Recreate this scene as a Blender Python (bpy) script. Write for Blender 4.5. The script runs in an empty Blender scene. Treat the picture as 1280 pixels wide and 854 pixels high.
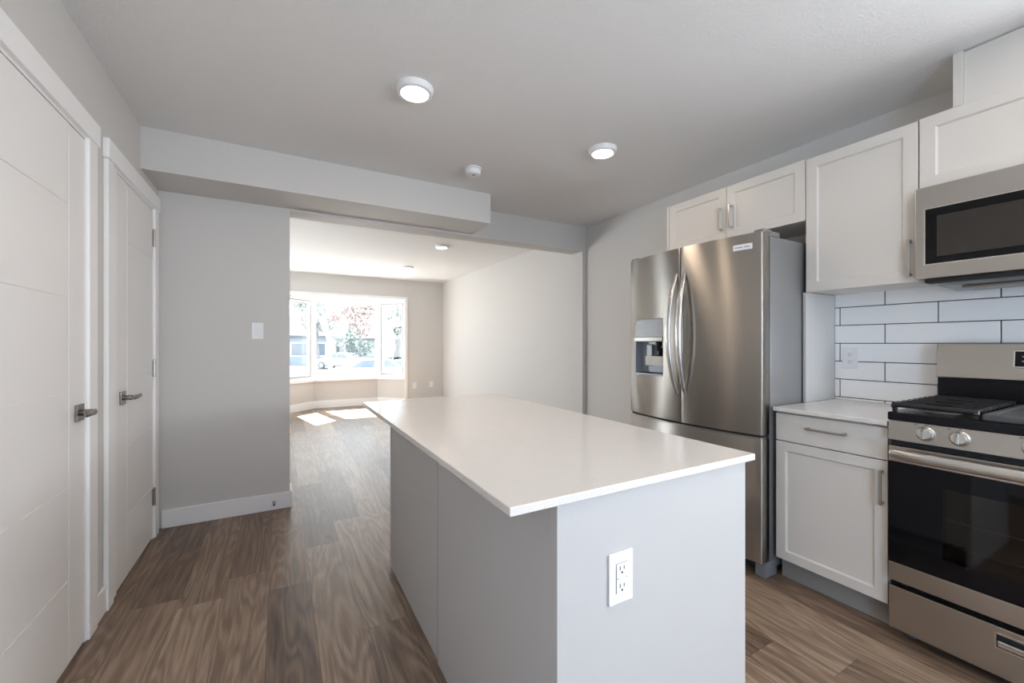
import bpy, bmesh, math, random
from mathutils import Vector, Matrix
random.seed(7)
SC = bpy.context.scene
COL = SC.collection
R = math.radians

# ------------------------------------------------------------------ camera
EXPO = 0.75
cam_d = bpy.data.cameras.new('camera')
cam_d.sensor_width = 36.0
cam_d.lens = 517.72 / 1280 * 36.0
cam_d.shift_y = 2.6 / 1280
cam_d.clip_start = 0.02
cam_d.clip_end = 500
cam = bpy.data.objects.new('camera', cam_d)
COL.objects.link(cam)
cam.location = (0, 0, 1.206)
cam.rotation_euler = (R(90), 0, -R(29.2035))
SC.camera = cam
SC.view_settings.view_transform = 'Standard'
SC.view_settings.look = 'None'
SC.view_settings.gamma = 1
SC.view_settings.use_curve_mapping = False
SC.view_settings.exposure = EXPO
SC.cycles.max_bounces = 12
SC.cycles.diffuse_bounces = 7
SC.cycles.glossy_bounces = 5
SC.cycles.transparent_max_bounces = 16
SC.cycles.caustics_reflective = False
SC.cycles.caustics_refractive = False
SC.cycles.sample_clamp_indirect = 6

# ------------------------------------------------------------------ world, sun, assumed daylight, added fill
SKY = 4.6
SUN = 32.0
ASSUMED_BACK = 46.0      # assumed daylight: lamp added at the solid wall behind the camera, no opening built
FILL_SIDE = 100.0      # added fill from the unseen side of the living room, no window built
LED = 1.5            # one ceiling light
LED_COL = (1.0, 0.77, 0.57)
LED_GLOW = 14.0
FILL_HIGH = 14.0      # added fill lamp on the solid wall behind the camera
FILL_RIGHT = 70.0      # added fill on the solid right wall, lifts doors and ceiling
w = bpy.data.worlds.new('sky')
SC.world = w
w.use_nodes = True
bg = w.node_tree.nodes['Background']
bg.inputs[0].default_value = (0.80, 0.90, 1.0, 1)
bg.inputs[1].default_value = SKY

def add_light(name, kind, loc, energy, color=(1, 1, 1), rot=None, aim=None, **kw):
    d = bpy.data.lights.new(name, kind)
    d.energy = energy
    d.color = color
    for k, v in kw.items():
        setattr(d, k, v)
    o = bpy.data.objects.new(name, d)
    COL.objects.link(o)
    o.location = loc
    if aim is not None:
        o.rotation_euler = Vector(aim).to_track_quat('-Z', 'Y').to_euler()
    elif rot:
        o.rotation_euler = rot
    return o

add_light('sun', 'SUN', (0, 30, 40), SUN, (1, 0.97, 0.93), aim=(0.22, -1, -1.3), angle=R(0.6))
add_light('assumed_back_daylight', 'AREA', (0.0, -2.17, 1.15), ASSUMED_BACK, (0.45, 0.69, 1.0), aim=(1.5, 1, 0.0), shape='RECTANGLE', size=1.3, size_y=2.0)  # assumed bluish daylight, area lamp added before a solid wall without a patio door
add_light('right_wall_fill', 'AREA', (2.82, -1.1, 1.55), FILL_RIGHT, (0.93, 0.96, 1.0), aim=(-1, 0.15, 0.25), shape='RECTANGLE', size=1.2, size_y=0.9)  # fill lamp added for the left doors and ceiling
add_light('back_wall_fill', 'AREA', (2.15, -2.17, 1.6), FILL_HIGH, (0.78, 0.89, 1.0), aim=(-0.15, 1, 0.1), shape='RECTANGLE', size=0.9, size_y=0.9)  # fill lamp added for the header, doors and far wall
add_light('living_side_fill', 'AREA', (-2.37, 6.1, 1.4), FILL_SIDE, (0.88, 0.95, 1.0), aim=(1, 0, 0.4), shape='RECTANGLE', size=1.9, size_y=1.3)  # fill lamp added to brighten the living room

# ------------------------------------------------------------------ dimensions
XL, XR = -0.696, 2.85          # kitchen side walls
YF = 3.475                     # kitchen face of the wall with the opening
YF2 = 3.655                    # living room face of that wall
YB = 8.10                      # living room window wall
YK = -2.2                      # wall behind the camera
XLR = 2.912                    # living room wall
XLL = -2.4
ZC = 2.446
OX0, OX1, OZ = 0.06, 2.80, 2.185

# ------------------------------------------------------------------ materials
MAT = {}
def new_mat(name):
    m = bpy.data.materials.new(name)
    m.use_nodes = True
    MAT[name] = m
    return m, m.node_tree, m.node_tree.nodes['Principled BSDF']

def lin(c):
    return tuple(((v / 255) / 12.92 if v / 255 <= 0.04045 else ((v / 255 + 0.055) / 1.055) ** 2.4) for v in c)

def plain(name, col, rough=0.5, metal=0.0, spec=0.5, bump=None, vary=0.0, emis=None, aniso=0.0, coat=0.0):
    m, nt, b = new_mat(name)
    b.inputs['Base Color'].default_value = (*col, 1)
    b.inputs['Roughness'].default_value = rough
    b.inputs['Metallic'].default_value = metal
    b.inputs['Specular IOR Level'].default_value = spec
    if coat:
        b.inputs['Coat Weight'].default_value = coat
        b.inputs['Coat Roughness'].default_value = 0.08
    if emis:
        b.inputs['Emission Color'].default_value = (*emis[0], 1)
        b.inputs['Emission Strength'].default_value = emis[1]
    if bump or vary:
        tc = nt.nodes.new('ShaderNodeTexCoord')
        nz = nt.nodes.new('ShaderNodeTexNoise')
        nz.inputs['Scale'].default_value = bump[0] if bump else 30
        nz.inputs['Detail'].default_value = 3
        nt.links.new(tc.outputs['Object'], nz.inputs['Vector'])
        if bump:
            bp = nt.nodes.new('ShaderNodeBump')
            bp.inputs['Strength'].default_value = bump[1]
            bp.inputs['Distance'].default_value = bump[2]
            nt.links.new(nz.outputs['Fac'], bp.inputs['Height'])
            nt.links.new(bp.outputs['Normal'], b.inputs['Normal'])
        if vary:
            mx = nt.nodes.new('ShaderNodeMixRGB')
            mx.inputs[1].default_value = (*[c * (1 - vary) for c in col], 1)
            mx.inputs[2].default_value = (*[min(1, c * (1 + vary)) for c in col], 1)
            nt.links.new(nz.outputs['Fac'], mx.inputs[0])
            nt.links.new(mx.outputs[0], b.inputs['Base Color'])
    if aniso:
        b.inputs['Anisotropic'].default_value = aniso
        tg = nt.nodes.new('ShaderNodeTangent')
        tg.direction_type = 'RADIAL'
        tg.axis = 'Z'
        nt.links.new(tg.outputs[0], b.inputs['Tangent'])
        b.inputs['Anisotropic Rotation'].default_value = 0.25
    return m

plain('wall_paint', (0.63, 0.612, 0.588), 0.6, spec=0.3, bump=(180, 0.06, 0.002))
plain('ceiling_paint', (0.80, 0.795, 0.785), 0.8, spec=0.2, bump=(95, 0.6, 0.004))
plain('trim_white', (0.89, 0.885, 0.88), 0.35, spec=0.45, bump=(25, 0.02, 0.002))
plain('door_white', (0.84, 0.825, 0.81), 0.38, spec=0.45, bump=(60, 0.03, 0.001))
plain('cabinet_white', (0.69, 0.655, 0.605), 0.36, spec=0.45, bump=(50, 0.015, 0.001))
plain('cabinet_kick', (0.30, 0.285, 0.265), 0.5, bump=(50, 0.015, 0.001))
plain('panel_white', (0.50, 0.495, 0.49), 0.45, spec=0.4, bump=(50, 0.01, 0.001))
plain('steel', (0.43, 0.405, 0.37), 0.35, 1.0, aniso=0.98)
plain('steel_flat', (0.48, 0.455, 0.42), 0.30, 1.0, aniso=0.6)
plain('steel_bright', (0.72, 0.70, 0.68), 0.2, 1.0, vary=0.03)
plain('steel_satin', (0.60, 0.575, 0.54), 0.30, 1.0, vary=0.03)
plain('nickel', (0.50, 0.48, 0.45), 0.28, 1.0, vary=0.05)
plain('nickel_dark', (0.30, 0.285, 0.265), 0.26, 1.0, vary=0.06)
plain('fridge_grey', (0.225, 0.222, 0.222), 0.42, 0.25, bump=(300, 0.08, 0.001))
plain('foot_grey', (0.20, 0.20, 0.21), 0.5, vary=0.05)
plain('black_glass', (0.005, 0.005, 0.006), 0.05, spec=0.22)
plain('black_enamel', (0.007, 0.007, 0.009), 0.24, spec=0.22, vary=0.1)
plain('cast_iron', (0.014, 0.014, 0.015), 0.30, spec=0.5, bump=(240, 0.2, 0.001))
plain('griddle_iron', (0.07, 0.07, 0.072), 0.4, spec=0.5, bump=(240, 0.15, 0.001))
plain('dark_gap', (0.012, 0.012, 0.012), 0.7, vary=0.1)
plain('window_mesh', (0.028, 0.024, 0.020), 0.12, spec=0.5, vary=0.1)
plain('oven_inside', (0.03, 0.024, 0.02), 0.5, vary=0.02)
plain('rack_wire', (0.3, 0.28, 0.26), 0.35, 1.0, vary=0.05)
plain('plastic_white', (0.83, 0.83, 0.83), 0.32, spec=0.5, vary=0.01)
plain('slot_dark', (0.03, 0.03, 0.03), 0.6, vary=0.1)
plain('grout', (0.05, 0.05, 0.052), 0.85, bump=(300, 0.2, 0.001))
plain('tile_glaze', (0.93, 0.925, 0.915), 0.13, spec=0.5, bump=(9, 0.05, 0.004))
plain('dispenser_grey', (0.25, 0.255, 0.26), 0.35, 0.3, vary=0.04)
plain('recess_grey', (0.30, 0.32, 0.35), 0.35, 0.2, vary=0.05)
plain('sticker', (0.62, 0.60, 0.56), 0.6, vary=0.1)
plain('ink', (0.06, 0.06, 0.06), 0.6, vary=0.1)
plain('diffuser', (0.9, 0.88, 0.84), 0.5, emis=((1.0, 0.86, 0.72), LED_GLOW), vary=0.01)
plain('vinyl_white', (0.85, 0.85, 0.85), 0.35, vary=0.01)
plain('gasket', (0.10, 0.10, 0.10), 0.6, vary=0.1)
plain('microwave_underside', (0.42, 0.43, 0.44), 0.4, 0.5, vary=0.05)
plain('asphalt', (0.187, 0.187, 0.19), 0.9, vary=0.12)
plain('lawn', (0.177, 0.177, 0.15), 0.95, vary=0.2)
plain('concrete', (0.238, 0.235, 0.228), 0.9, vary=0.08)
plain('car_white', (0.405, 0.409, 0.419), 0.25, spec=0.5, coat=0.5, vary=0.01)
plain('car_silver', (0.255, 0.262, 0.272), 0.3, 0.3, coat=0.4, vary=0.02)
plain('car_blue', (0.115, 0.153, 0.204), 0.3, coat=0.5, vary=0.02)
plain('car_glass', (0.116, 0.133, 0.158), 0.08, spec=0.6, vary=0.02)
plain('rubber', (0.12, 0.12, 0.13), 0.8, vary=0.1)
plain('bark', (0.186, 0.175, 0.171), 0.9, bump=(30, 0.5, 0.02), vary=0.2)
plain('leaf_pink', (0.349, 0.275, 0.25), 0.7, vary=0.3)
plain('leaf_green', (0.122, 0.146, 0.126), 0.7, vary=0.3)
plain('leaf_grey', (0.259, 0.271, 0.255), 0.7, vary=0.3)
plain('siding_blue', (0.233, 0.265, 0.305), 0.7, vary=0.05)
plain('siding_white', (0.33, 0.33, 0.323), 0.7, vary=0.04)
plain('siding_beige', (0.296, 0.275, 0.255), 0.7, vary=0.05)
plain('shingle', (0.129, 0.126, 0.129), 0.9, bump=(6, 0.4, 0.05), vary=0.2)

def thin_fresnel(nt, f0, k):
    lw = nt.nodes.new('ShaderNodeLayerWeight'); lw.inputs[0].default_value = 0.5
    p = nt.nodes.new('ShaderNodeMath'); p.operation = 'POWER'; p.inputs[1].default_value = 4.5
    q = nt.nodes.new('ShaderNodeMath'); q.operation = 'MULTIPLY_ADD'; q.inputs[1].default_value = k; q.inputs[2].default_value = f0
    nt.links.new(lw.outputs['Facing'], p.inputs[0]); nt.links.new(p.outputs[0], q.inputs[0])
    return q
def make_glass():
    m, nt, b = new_mat('window_glass')
    nt.nodes.remove(b)
    out = nt.nodes['Material Output']
    tr = nt.nodes.new('ShaderNodeBsdfTransparent')
    gl = nt.nodes.new('ShaderNodeBsdfGlossy')
    gl.inputs['Roughness'].default_value = 0.02
    tr.inputs[0].default_value = (0.95, 0.97, 0.97, 1)
    fr = thin_fresnel(nt, 0.02, 0.6)
    mx = nt.nodes.new('ShaderNodeMixShader')
    nt.links.new(fr.outputs[0], mx.inputs[0])
    nt.links.new(tr.outputs[0], mx.inputs[1])
    nt.links.new(gl.outputs[0], mx.inputs[2])
    nt.links.new(mx.outputs[0], out.inputs[0])
make_glass()

def make_oven_pane():
    m, nt, b = new_mat('oven_pane')
    nt.nodes.remove(b)
    out = nt.nodes['Material Output']
    tr = nt.nodes.new('ShaderNodeBsdfTransparent')
    tr.inputs[0].default_value = (0.55, 0.5, 0.46, 1)
    gl = nt.nodes.new('ShaderNodeBsdfGlossy')
    gl.inputs['Roughness'].default_value = 0.04
    fr = thin_fresnel(nt, 0.04, 0.8)
    mx = nt.nodes.new('ShaderNodeMixShader')
    nt.links.new(fr.outputs[0], mx.inputs[0])
    nt.links.new(tr.outputs[0], mx.inputs[1])
    nt.links.new(gl.outputs[0], mx.inputs[2])
    nt.links.new(mx.outputs[0], out.inputs[0])
make_oven_pane()

def make_quartz():
    m, nt, b = new_mat('quartz')
    tc = nt.nodes.new('ShaderNodeTexCoord')
    n1 = nt.nodes.new('ShaderNodeTexNoise'); n1.inputs['Scale'].default_value = 260; n1.inputs['Detail'].default_value = 2
    n2 = nt.nodes.new('ShaderNodeTexNoise'); n2.inputs['Scale'].default_value = 14; n2.inputs['Detail'].default_value = 6
    nt.links.new(tc.outputs['Object'], n1.inputs['Vector'])
    nt.links.new(tc.outputs['Object'], n2.inputs['Vector'])
    r1 = nt.nodes.new('ShaderNodeValToRGB')
    r1.color_ramp.elements[0].position = 0.30; r1.color_ramp.elements[0].color = (0.64, 0.61, 0.58, 1)
    r1.color_ramp.elements[1].position = 0.46; r1.color_ramp.elements[1].color = (0.73, 0.70, 0.665, 1)
    r2 = nt.nodes.new('ShaderNodeValToRGB')
    r2.color_ramp.elements[0].position = 0.35; r2.color_ramp.elements[0].color = (0.985, 0.985, 0.985, 1)
    r2.color_ramp.elements[1].position = 0.6; r2.color_ramp.elements[1].color = (1, 1, 1, 1)
    mx = nt.nodes.new('ShaderNodeMixRGB'); mx.blend_type = 'MULTIPLY'; mx.inputs[0].default_value = 1
    nt.links.new(n1.outputs['Fac'], r1.inputs[0]); nt.links.new(n2.outputs['Fac'], r2.inputs[0])
    nt.links.new(r1.outputs[0], mx.inputs[1]); nt.links.new(r2.outputs[0], mx.inputs[2])
    nt.links.new(mx.outputs[0], b.inputs['Base Color'])
    b.inputs['Roughness'].default_value = 0.16
make_quartz()

def make_planks():
    m, nt, b = new_mat('vinyl_planks')
    N, L = nt.nodes.new, nt.links.new
    def math_(op, a, bb=None):
        n = N('ShaderNodeMath'); n.operation = op
        for i, v in enumerate((a, bb)):
            if v is None: continue
            if isinstance(v, (int, float)): n.inputs[i].default_value = v
            else: L(v, n.inputs[i])
        return n.outputs[0]
    tc = N('ShaderNodeTexCoord')
    sp = N('ShaderNodeSeparateXYZ'); L(tc.outputs['Object'], sp.inputs[0])
    X, Y = sp.outputs[0], sp.outputs[1]
    u = math_('DIVIDE', math_('ADD', X, 0.05 + 1.8), 0.18)
    row = math_('FLOOR', u)
    wn = N('ShaderNodeTexWhiteNoise'); wn.noise_dimensions = '1D'; L(row, wn.inputs['W'])
    v = math_('ADD', math_('DIVIDE', math_('ADD', Y, 20.0), 1.22), wn.outputs['Value'])
    cell = math_('FLOOR', v)
    cb = N('ShaderNodeCombineXYZ'); L(row, cb.inputs[0]); L(cell, cb.inputs[1])
    w2 = N('ShaderNodeTexWhiteNoise'); w2.noise_dimensions = '2D'; L(cb.outputs[0], w2.inputs['Vector'])
    rnd = w2.outputs['Value']
    # stretched grain, shifted from plank to plank
    gx = math_('ADD', math_('MULTIPLY', X, 42.0), math_('MULTIPLY', rnd, 37.0))
    gy = math_('ADD', math_('MULTIPLY', Y, 2.2), math_('MULTIPLY', rnd, 91.0))
    gv = N('ShaderNodeCombineXYZ'); L(gx, gv.inputs[0]); L(gy, gv.inputs[1])
    n1 = N('ShaderNodeTexNoise'); n1.inputs['Scale'].default_value = 1.0; n1.inputs['Detail'].default_value = 7; n1.inputs['Roughness'].default_value = 0.62; n1.inputs['Distortion'].default_value = 0.35
    L(gv.outputs[0], n1.inputs['Vector'])
    # fine pores
    fx = math_('ADD', math_('MULTIPLY', X, 240.0), math_('MULTIPLY', rnd, 11.0))
    fv = N('ShaderNodeCombineXYZ'); L(fx, fv.inputs[0]); L(math_('MULTIPLY', Y, 9.0), fv.inputs[1])
    n2 = N('ShaderNodeTexNoise'); n2.inputs['Scale'].default_value = 1.0; n2.inputs['Detail'].default_value = 4
    L(fv.outputs[0], n2.inputs['Vector'])
    # cathedral rings
    cxv = math_('ADD', math_('MULTIPLY', X, 7.0), math_('MULTIPLY', rnd, 53.0))
    cyv = math_('ADD', math_('MULTIPLY', Y, 0.9), math_('MULTIPLY', rnd, 17.0))
    cv = N('ShaderNodeCombineXYZ'); L(cxv, cv.inputs[0]); L(cyv, cv.inputs[1])
    n3 = N('ShaderNodeTexNoise'); n3.inputs['Scale'].default_value = 1.0; n3.inputs['Detail'].default_value = 2; n3.inputs['Distortion'].default_value = 0.4
    L(cv.outputs[0], n3.inputs['Vector'])
    ring = math_('SINE', math_('MULTIPLY', n3.outputs['Fac'], 75.0))
    ring = math_('MULTIPLY', math_('ADD', ring, 1.0), 0.5)
    # tone
    tone = math_('ADD', math_('MULTIPLY', rnd, 0.36), math_('MULTIPLY', n1.outputs['Fac'], 0.78))
    tone = math_('ADD', tone, math_('MULTIPLY', n2.outputs['Fac'], 0.36))
    tone = math_('ADD', tone, math_('MULTIPLY', ring, 0.18))
    tone = math_('SUBTRACT', tone, 0.345)
    rp = N('ShaderNodeValToRGB')
    e = rp.color_ramp.elements
    e[0].position = 0.12; e[0].color = (0.066, 0.041, 0.028, 1)
    e[1].position = 0.92; e[1].color = (0.44, 0.322, 0.232, 1)
    x = e.new(0.5); x.color = (0.20, 0.133, 0.089, 1)
    L(tone, rp.inputs[0])
    # seams
    fu = math_('FRACT', u); fvv = math_('FRACT', v)
    s1 = math_('LESS_THAN', fu, 0.010)
    s2 = math_('LESS_THAN', fvv, 0.0016)
    seam = math_('MAXIMUM', s1, s2)
    mx = N('ShaderNodeMixRGB'); L(math_('MULTIPLY', seam, 0.62), mx.inputs[0]); L(rp.outputs[0], mx.inputs[1]); mx.inputs[2].default_value = (0.03, 0.022, 0.018, 1)
    L(mx.outputs[0], b.inputs['Base Color'])
    rr = math_('ADD', math_('MULTIPLY', n2.outputs['Fac'], 0.16), 0.30)
    L(rr, b.inputs['Roughness'])
    b.inputs['Specular IOR Level'].default_value = 0.5
    bp = N('ShaderNodeBump'); bp.inputs['Strength'].default_value = 0.22; bp.inputs['Distance'].default_value = 0.0015
    L(math_('SUBTRACT', n2.outputs['Fac'], seam), bp.inputs['Height'])
    L(bp.outputs[0], b.inputs['Normal'])
make_planks()

# ------------------------------------------------------------------ mesh helpers
class MB:
    def __init__(self):
        self.bm = bmesh.new()
    def _merge(self, b2):
        me = bpy.data.meshes.new('t'); b2.to_mesh(me); b2.free()
        self.bm.from_mesh(me); bpy.data.meshes.remove(me)
    def box(self, x0, x1, y0, y1, z0, z1, bev=0.0, seg=2):
        b = bmesh.new()
        bmesh.ops.create_cube(b, size=1)
        for v in b.verts:
            v.co = Vector((x0 + (v.co.x + .5) * (x1 - x0), y0 + (v.co.y + .5) * (y1 - y0), z0 + (v.co.z + .5) * (z1 - z0)))
        if bev:
            bmesh.ops.bevel(b, geom=b.edges[:], offset=bev, segments=seg, affect='EDGES', profile=.5)
        self._merge(b); return self
    def cyl(self, c, axis, r, h, seg=32, r2=None, bev=0.0):
        b = bmesh.new()
        bmesh.ops.create_cone(b, cap_ends=True, cap_tris=False, segments=seg, radius1=r, radius2=r if r2 is None else r2, depth=h)
        if bev:
            es = [e for e in b.edges if abs(e.verts[0].co.z - e.verts[1].co.z) < 1e-6]
            bmesh.ops.bevel(b, geom=es, offset=bev, segments=2, affect='EDGES', profile=.5)
        q = Vector((0, 0, 1)).rotation_difference(Vector(axis).normalized())
        bmesh.ops.transform(b, matrix=Matrix.Translation(c) @ q.to_matrix().to_4x4(), verts=b.verts)
        self._merge(b); return self
    def prism(self, pts, axis, a0, a1, bev=0.0, seg=2):
        """polygon extruded along axis; pts are the two other coordinates in xyz order"""
        b = bmesh.new()
        def mk(p, a):
            if axis == 'x': return (a, p[0], p[1])
            if axis == 'y': return (p[0], a, p[1])
            return (p[0], p[1], a)
        lo = [b.verts.new(mk(p, a0)) for p in pts]
        hi = [b.verts.new(mk(p, a1)) for p in pts]
        n = len(pts)
        b.faces.new(lo[::-1]); b.faces.new(hi)
        for i in range(n):
            b.faces.new((lo[i], lo[(i + 1) % n], hi[(i + 1) % n], hi[i]))
        bmesh.ops.recalc_face_normals(b, faces=b.faces[:])
        if bev:
            es = [e for e in b.edges if len(e.link_faces) == 2 and e.calc_face_angle(0) > 0.6]
            bmesh.ops.bevel(b, geom=es, offset=bev, segments=seg, affect='EDGES', profile=.5)
        self._merge(b); return self
    def sweep(self, pts, sects, up=(0, 1, 0), seg=14):
        """tube along pts with elliptical sections (ra along up, rb across)"""
        b = bmesh.new(); rings = []
        pts = [Vector(p) for p in pts]
        for i, p in enumerate(pts):
            t = (pts[min(i + 1, len(pts) - 1)] - pts[max(i - 1, 0)]).normalized()
            u = Vector(up); u = (u - t * u.dot(t)).normalized()
            v = t.cross(u)
            ra, rb = sects[i] if isinstance(sects, list) else sects
            rings.append([b.verts.new(p + u * ra * math.cos(2 * math.pi * k / seg) + v * rb * math.sin(2 * math.pi * k / seg)) for k in range(seg)])
        for a, c in zip(rings, rings[1:]):
            for k in range(seg):
                b.faces.new((a[k], a[(k + 1) % seg], c[(k + 1) % seg], c[k]))
        b.faces.new(rings[0][::-1]); b.faces.new(rings[-1])
        bmesh.ops.recalc_face_normals(b, faces=b.faces[:])
        self._merge(b); return self
    def lathe(self, c, axis, prof, seg=40):
        b = bmesh.new(); rings = []
        for r, h in prof:
            if r < 1e-6:
                rings.append([b.verts.new((0, 0, h))])
            else:
                rings.append([b.verts.new((r * math.cos(2 * math.pi * k / seg), r * math.sin(2 * math.pi * k / seg), h)) for k in range(seg)])
        for a, d in zip(rings, rings[1:]):
            for k in range(seg):
                k2 = (k + 1) % seg
                if len(a) == 1 and len(d) == 1: continue
                if len(a) == 1: b.faces.new((a[0], d[k2], d[k]))
                elif len(d) == 1: b.faces.new((a[k], a[k2], d[0]))
                else: b.faces.new((a[k], a[k2], d[k2], d[k]))
        bmesh.ops.recalc_face_normals(b, faces=b.faces[:])
        q = Vector((0, 0, 1)).rotation_difference(Vector(axis).normalized())
        bmesh.ops.transform(b, matrix=Matrix.Translation(c) @ q.to_matrix().to_4x4(), verts=b.verts)
        self._merge(b); return self
    def quad(self, pts):
        self.bm.faces.new([self.bm.verts.new(p) for p in pts]); return self

OFF = {}
def obj(name, mb, mat, parent=None, smooth=False, origin=None):
    off = OFF.get(parent.name, Vector()) if parent else Vector(origin or (0, 0, 0))
    me = bpy.data.meshes.new(name)
    for v in mb.bm.verts: v.co -= off
    mb.bm.to_mesh(me); mb.bm.free()
    me.materials.append(MAT[mat])
    if smooth:
        me.polygons.foreach_set('use_smooth', [True] * len(me.polygons))
        me.set_sharp_from_angle(angle=R(40))
    o = bpy.data.objects.new(name, me)
    COL.objects.link(o)
    if parent:
        o.parent = parent
    else:
        o.location = off
    OFF[o.name] = off
    return o
def thing(name, label, cat, loc, group=None, structure=False):
    o = bpy.data.objects.new(name, None)
    COL.objects.link(o)
    o.location = loc; o.empty_display_size = 0.1
    OFF[o.name] = Vector(loc)
    if structure:
        o['kind'] = 'structure'
        if label: o['label'] = label
        if cat: o['category'] = cat
    else:
        tag(o, label, cat, group)
    return o
def tag(o, label, cat, group=None):
    o['label'] = label; o['category'] = cat
    if group: o['group'] = group
    return o
def struct(name, mb, mat, parent=None, smooth=False):
    o = obj(name, mb, mat, parent, smooth)
    if parent is None: o['kind'] = 'structure'
    return o
def dup(root, loc, label=None, rotz=None):
    r = root.copy(); COL.objects.link(r); r.location = loc
    OFF[r.name] = Vector(loc)
    if rotz is not None: r.rotation_euler = (0, 0, rotz)
    if label: r['label'] = label
    for ch in root.children:
        c = ch.copy(); COL.objects.link(c); c.parent = r
        for g in ch.children:
            d = g.copy(); COL.objects.link(d); d.parent = c
    return r
def cut(o, mb):
    """carve mb out of o's mesh"""
    me = bpy.data.meshes.new('cutter')
    off = OFF[o.name]
    for v in mb.bm.verts: v.co -= off
    mb.bm.to_mesh(me); mb.bm.free()
    c = bpy.data.objects.new('cutter', me); COL.objects.link(c)
    par = o.parent; o.parent = None
    md = o.modifiers.new('cut', 'BOOLEAN'); md.object = c; md.operation = 'DIFFERENCE'; md.solver = 'EXACT'
    dg = bpy.context.evaluated_depsgraph_get(); dg.update()
    new = bpy.data.meshes.new_from_object(o.evaluated_get(dg))
    o.modifiers.clear(); o.data = new
    new.name = o.name
    o.parent = par
    bpy.data.objects.remove(c); bpy.data.meshes.remove(me)

# ------------------------------------------------------------------ the setting
T = 0.14
struct('floor', MB().box(XLL - T, XLR + T, YK - T, 8.6, -0.15, 0), 'vinyl_planks')
struct('ceiling', MB().box(XLL - T, XLR + T, YK - T, 8.6, ZC, ZC + 0.15), 'ceiling_paint')
# kitchen
struct('wall_left', MB().box(XL - T, XL, YK, YF, 0, ZC), 'wall_paint')
struct('wall_right', MB().box(XR, XR + T, YK, YF, 0, ZC), 'wall_paint')
struct('wall_back', MB().box(XL - T, XR + T, YK - T, YK, 0, ZC), 'wall_paint')
struct('wall_middle', MB().box(XLL - T, OX0, YF, YF2, 0, ZC).box(OX1, XLR + T, YF, YF2, 0, ZC).box(OX0, OX1, YF, YF2, OZ, ZC), 'wall_paint')
struct('trim_1', MB().box(XL, 1.523, 3.0876, YF, 2.203, ZC), 'wall_paint')['label'] = 'boxed bulkhead under the kitchen ceiling above the wide opening'
# living room
struct('wall_living_right', MB().box(XLR, XLR + T, YF2, 8.24, 0, ZC), 'wall_paint')
struct('wall_living_left', MB().box(XLL - T, XLL, YF2, 8.24, 0, ZC), 'wall_paint')
BX0, BX1 = 0.10, 2.12           # bay mouth
FX0, FX1, FY = 0.548, 1.687, 8.50
HZ = 2.065                      # bay head
struct('wall_window', MB().box(XLL - T, BX0, YB, YB + T, 0, ZC).box(BX1, XLR + T, YB, YB + T, 0, ZC).box(BX0, BX1, YB, YB + T, HZ, ZC), 'wall_paint')
# the bay: knee walls under three windows, head board, sill board
SZ = 0.545
def ring(inner, outer):
    return inner + outer[::-1]
inn = [(BX0, YB + 0.001), (FX0, FY), (FX1, FY), (BX1, YB + 0.001)]
k = 0.12
outp = [(BX0 - k, YB + 0.03), (FX0 - 0.05, FY + k), (FX1 + 0.05, FY + k), (BX1 + k, YB + 0.03)]
struct('wall_bay', MB().prism(ring(inn, outp), 'z', -0.05, SZ - 0.045), 'wall_paint')
struct('ceiling_bay', MB().prism([(BX0 - .1, YB + T), (FX0 - .05, FY + k), (FX1 + .05, FY + k), (BX1 + .1, YB + T)], 'z', HZ + 0.0, HZ + 0.12), 'trim_white')
struct('floor_bay', MB().prism([(BX0 - .1, YB - 0.0), (FX0 - .05, FY + k), (FX1 + .05, FY + k), (BX1 + .1, YB)], 'z', -0.15, -0.0005), 'vinyl_planks')
sin_ = [(BX0 + 0.02, YB - 0.0), (FX0 + 0.02, FY - 0.045), (FX1 - 0.02, FY - 0.045), (BX1 - 0.02, YB)]
struct('trim_2', MB().prism(ring(sin_, outp), 'z', SZ - 0.045, SZ, 0.004), 'trim_white')['label'] = 'white window sill board following the three sides of the bay'
# casing around the bay
cs = MB()
cs.box(BX1 - 0.002, BX1 + 0.055, YB - 0.018, YB - 0.0005, 0.0, HZ + 0.05, 0.003)
cs.box(BX0 - 0.055, BX0 + 0.002, YB - 0.018, YB - 0.0005, 0.0, HZ + 0.05, 0.003)
cs.box(BX0 + 0.002, BX1 - 0.002, YB - 0.018, YB - 0.0005, HZ - 0.002, HZ + 0.05, 0.003)
struct('trim_3', cs, 'trim_white')['label'] = 'white casing boards around the mouth of the bay window'

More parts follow.
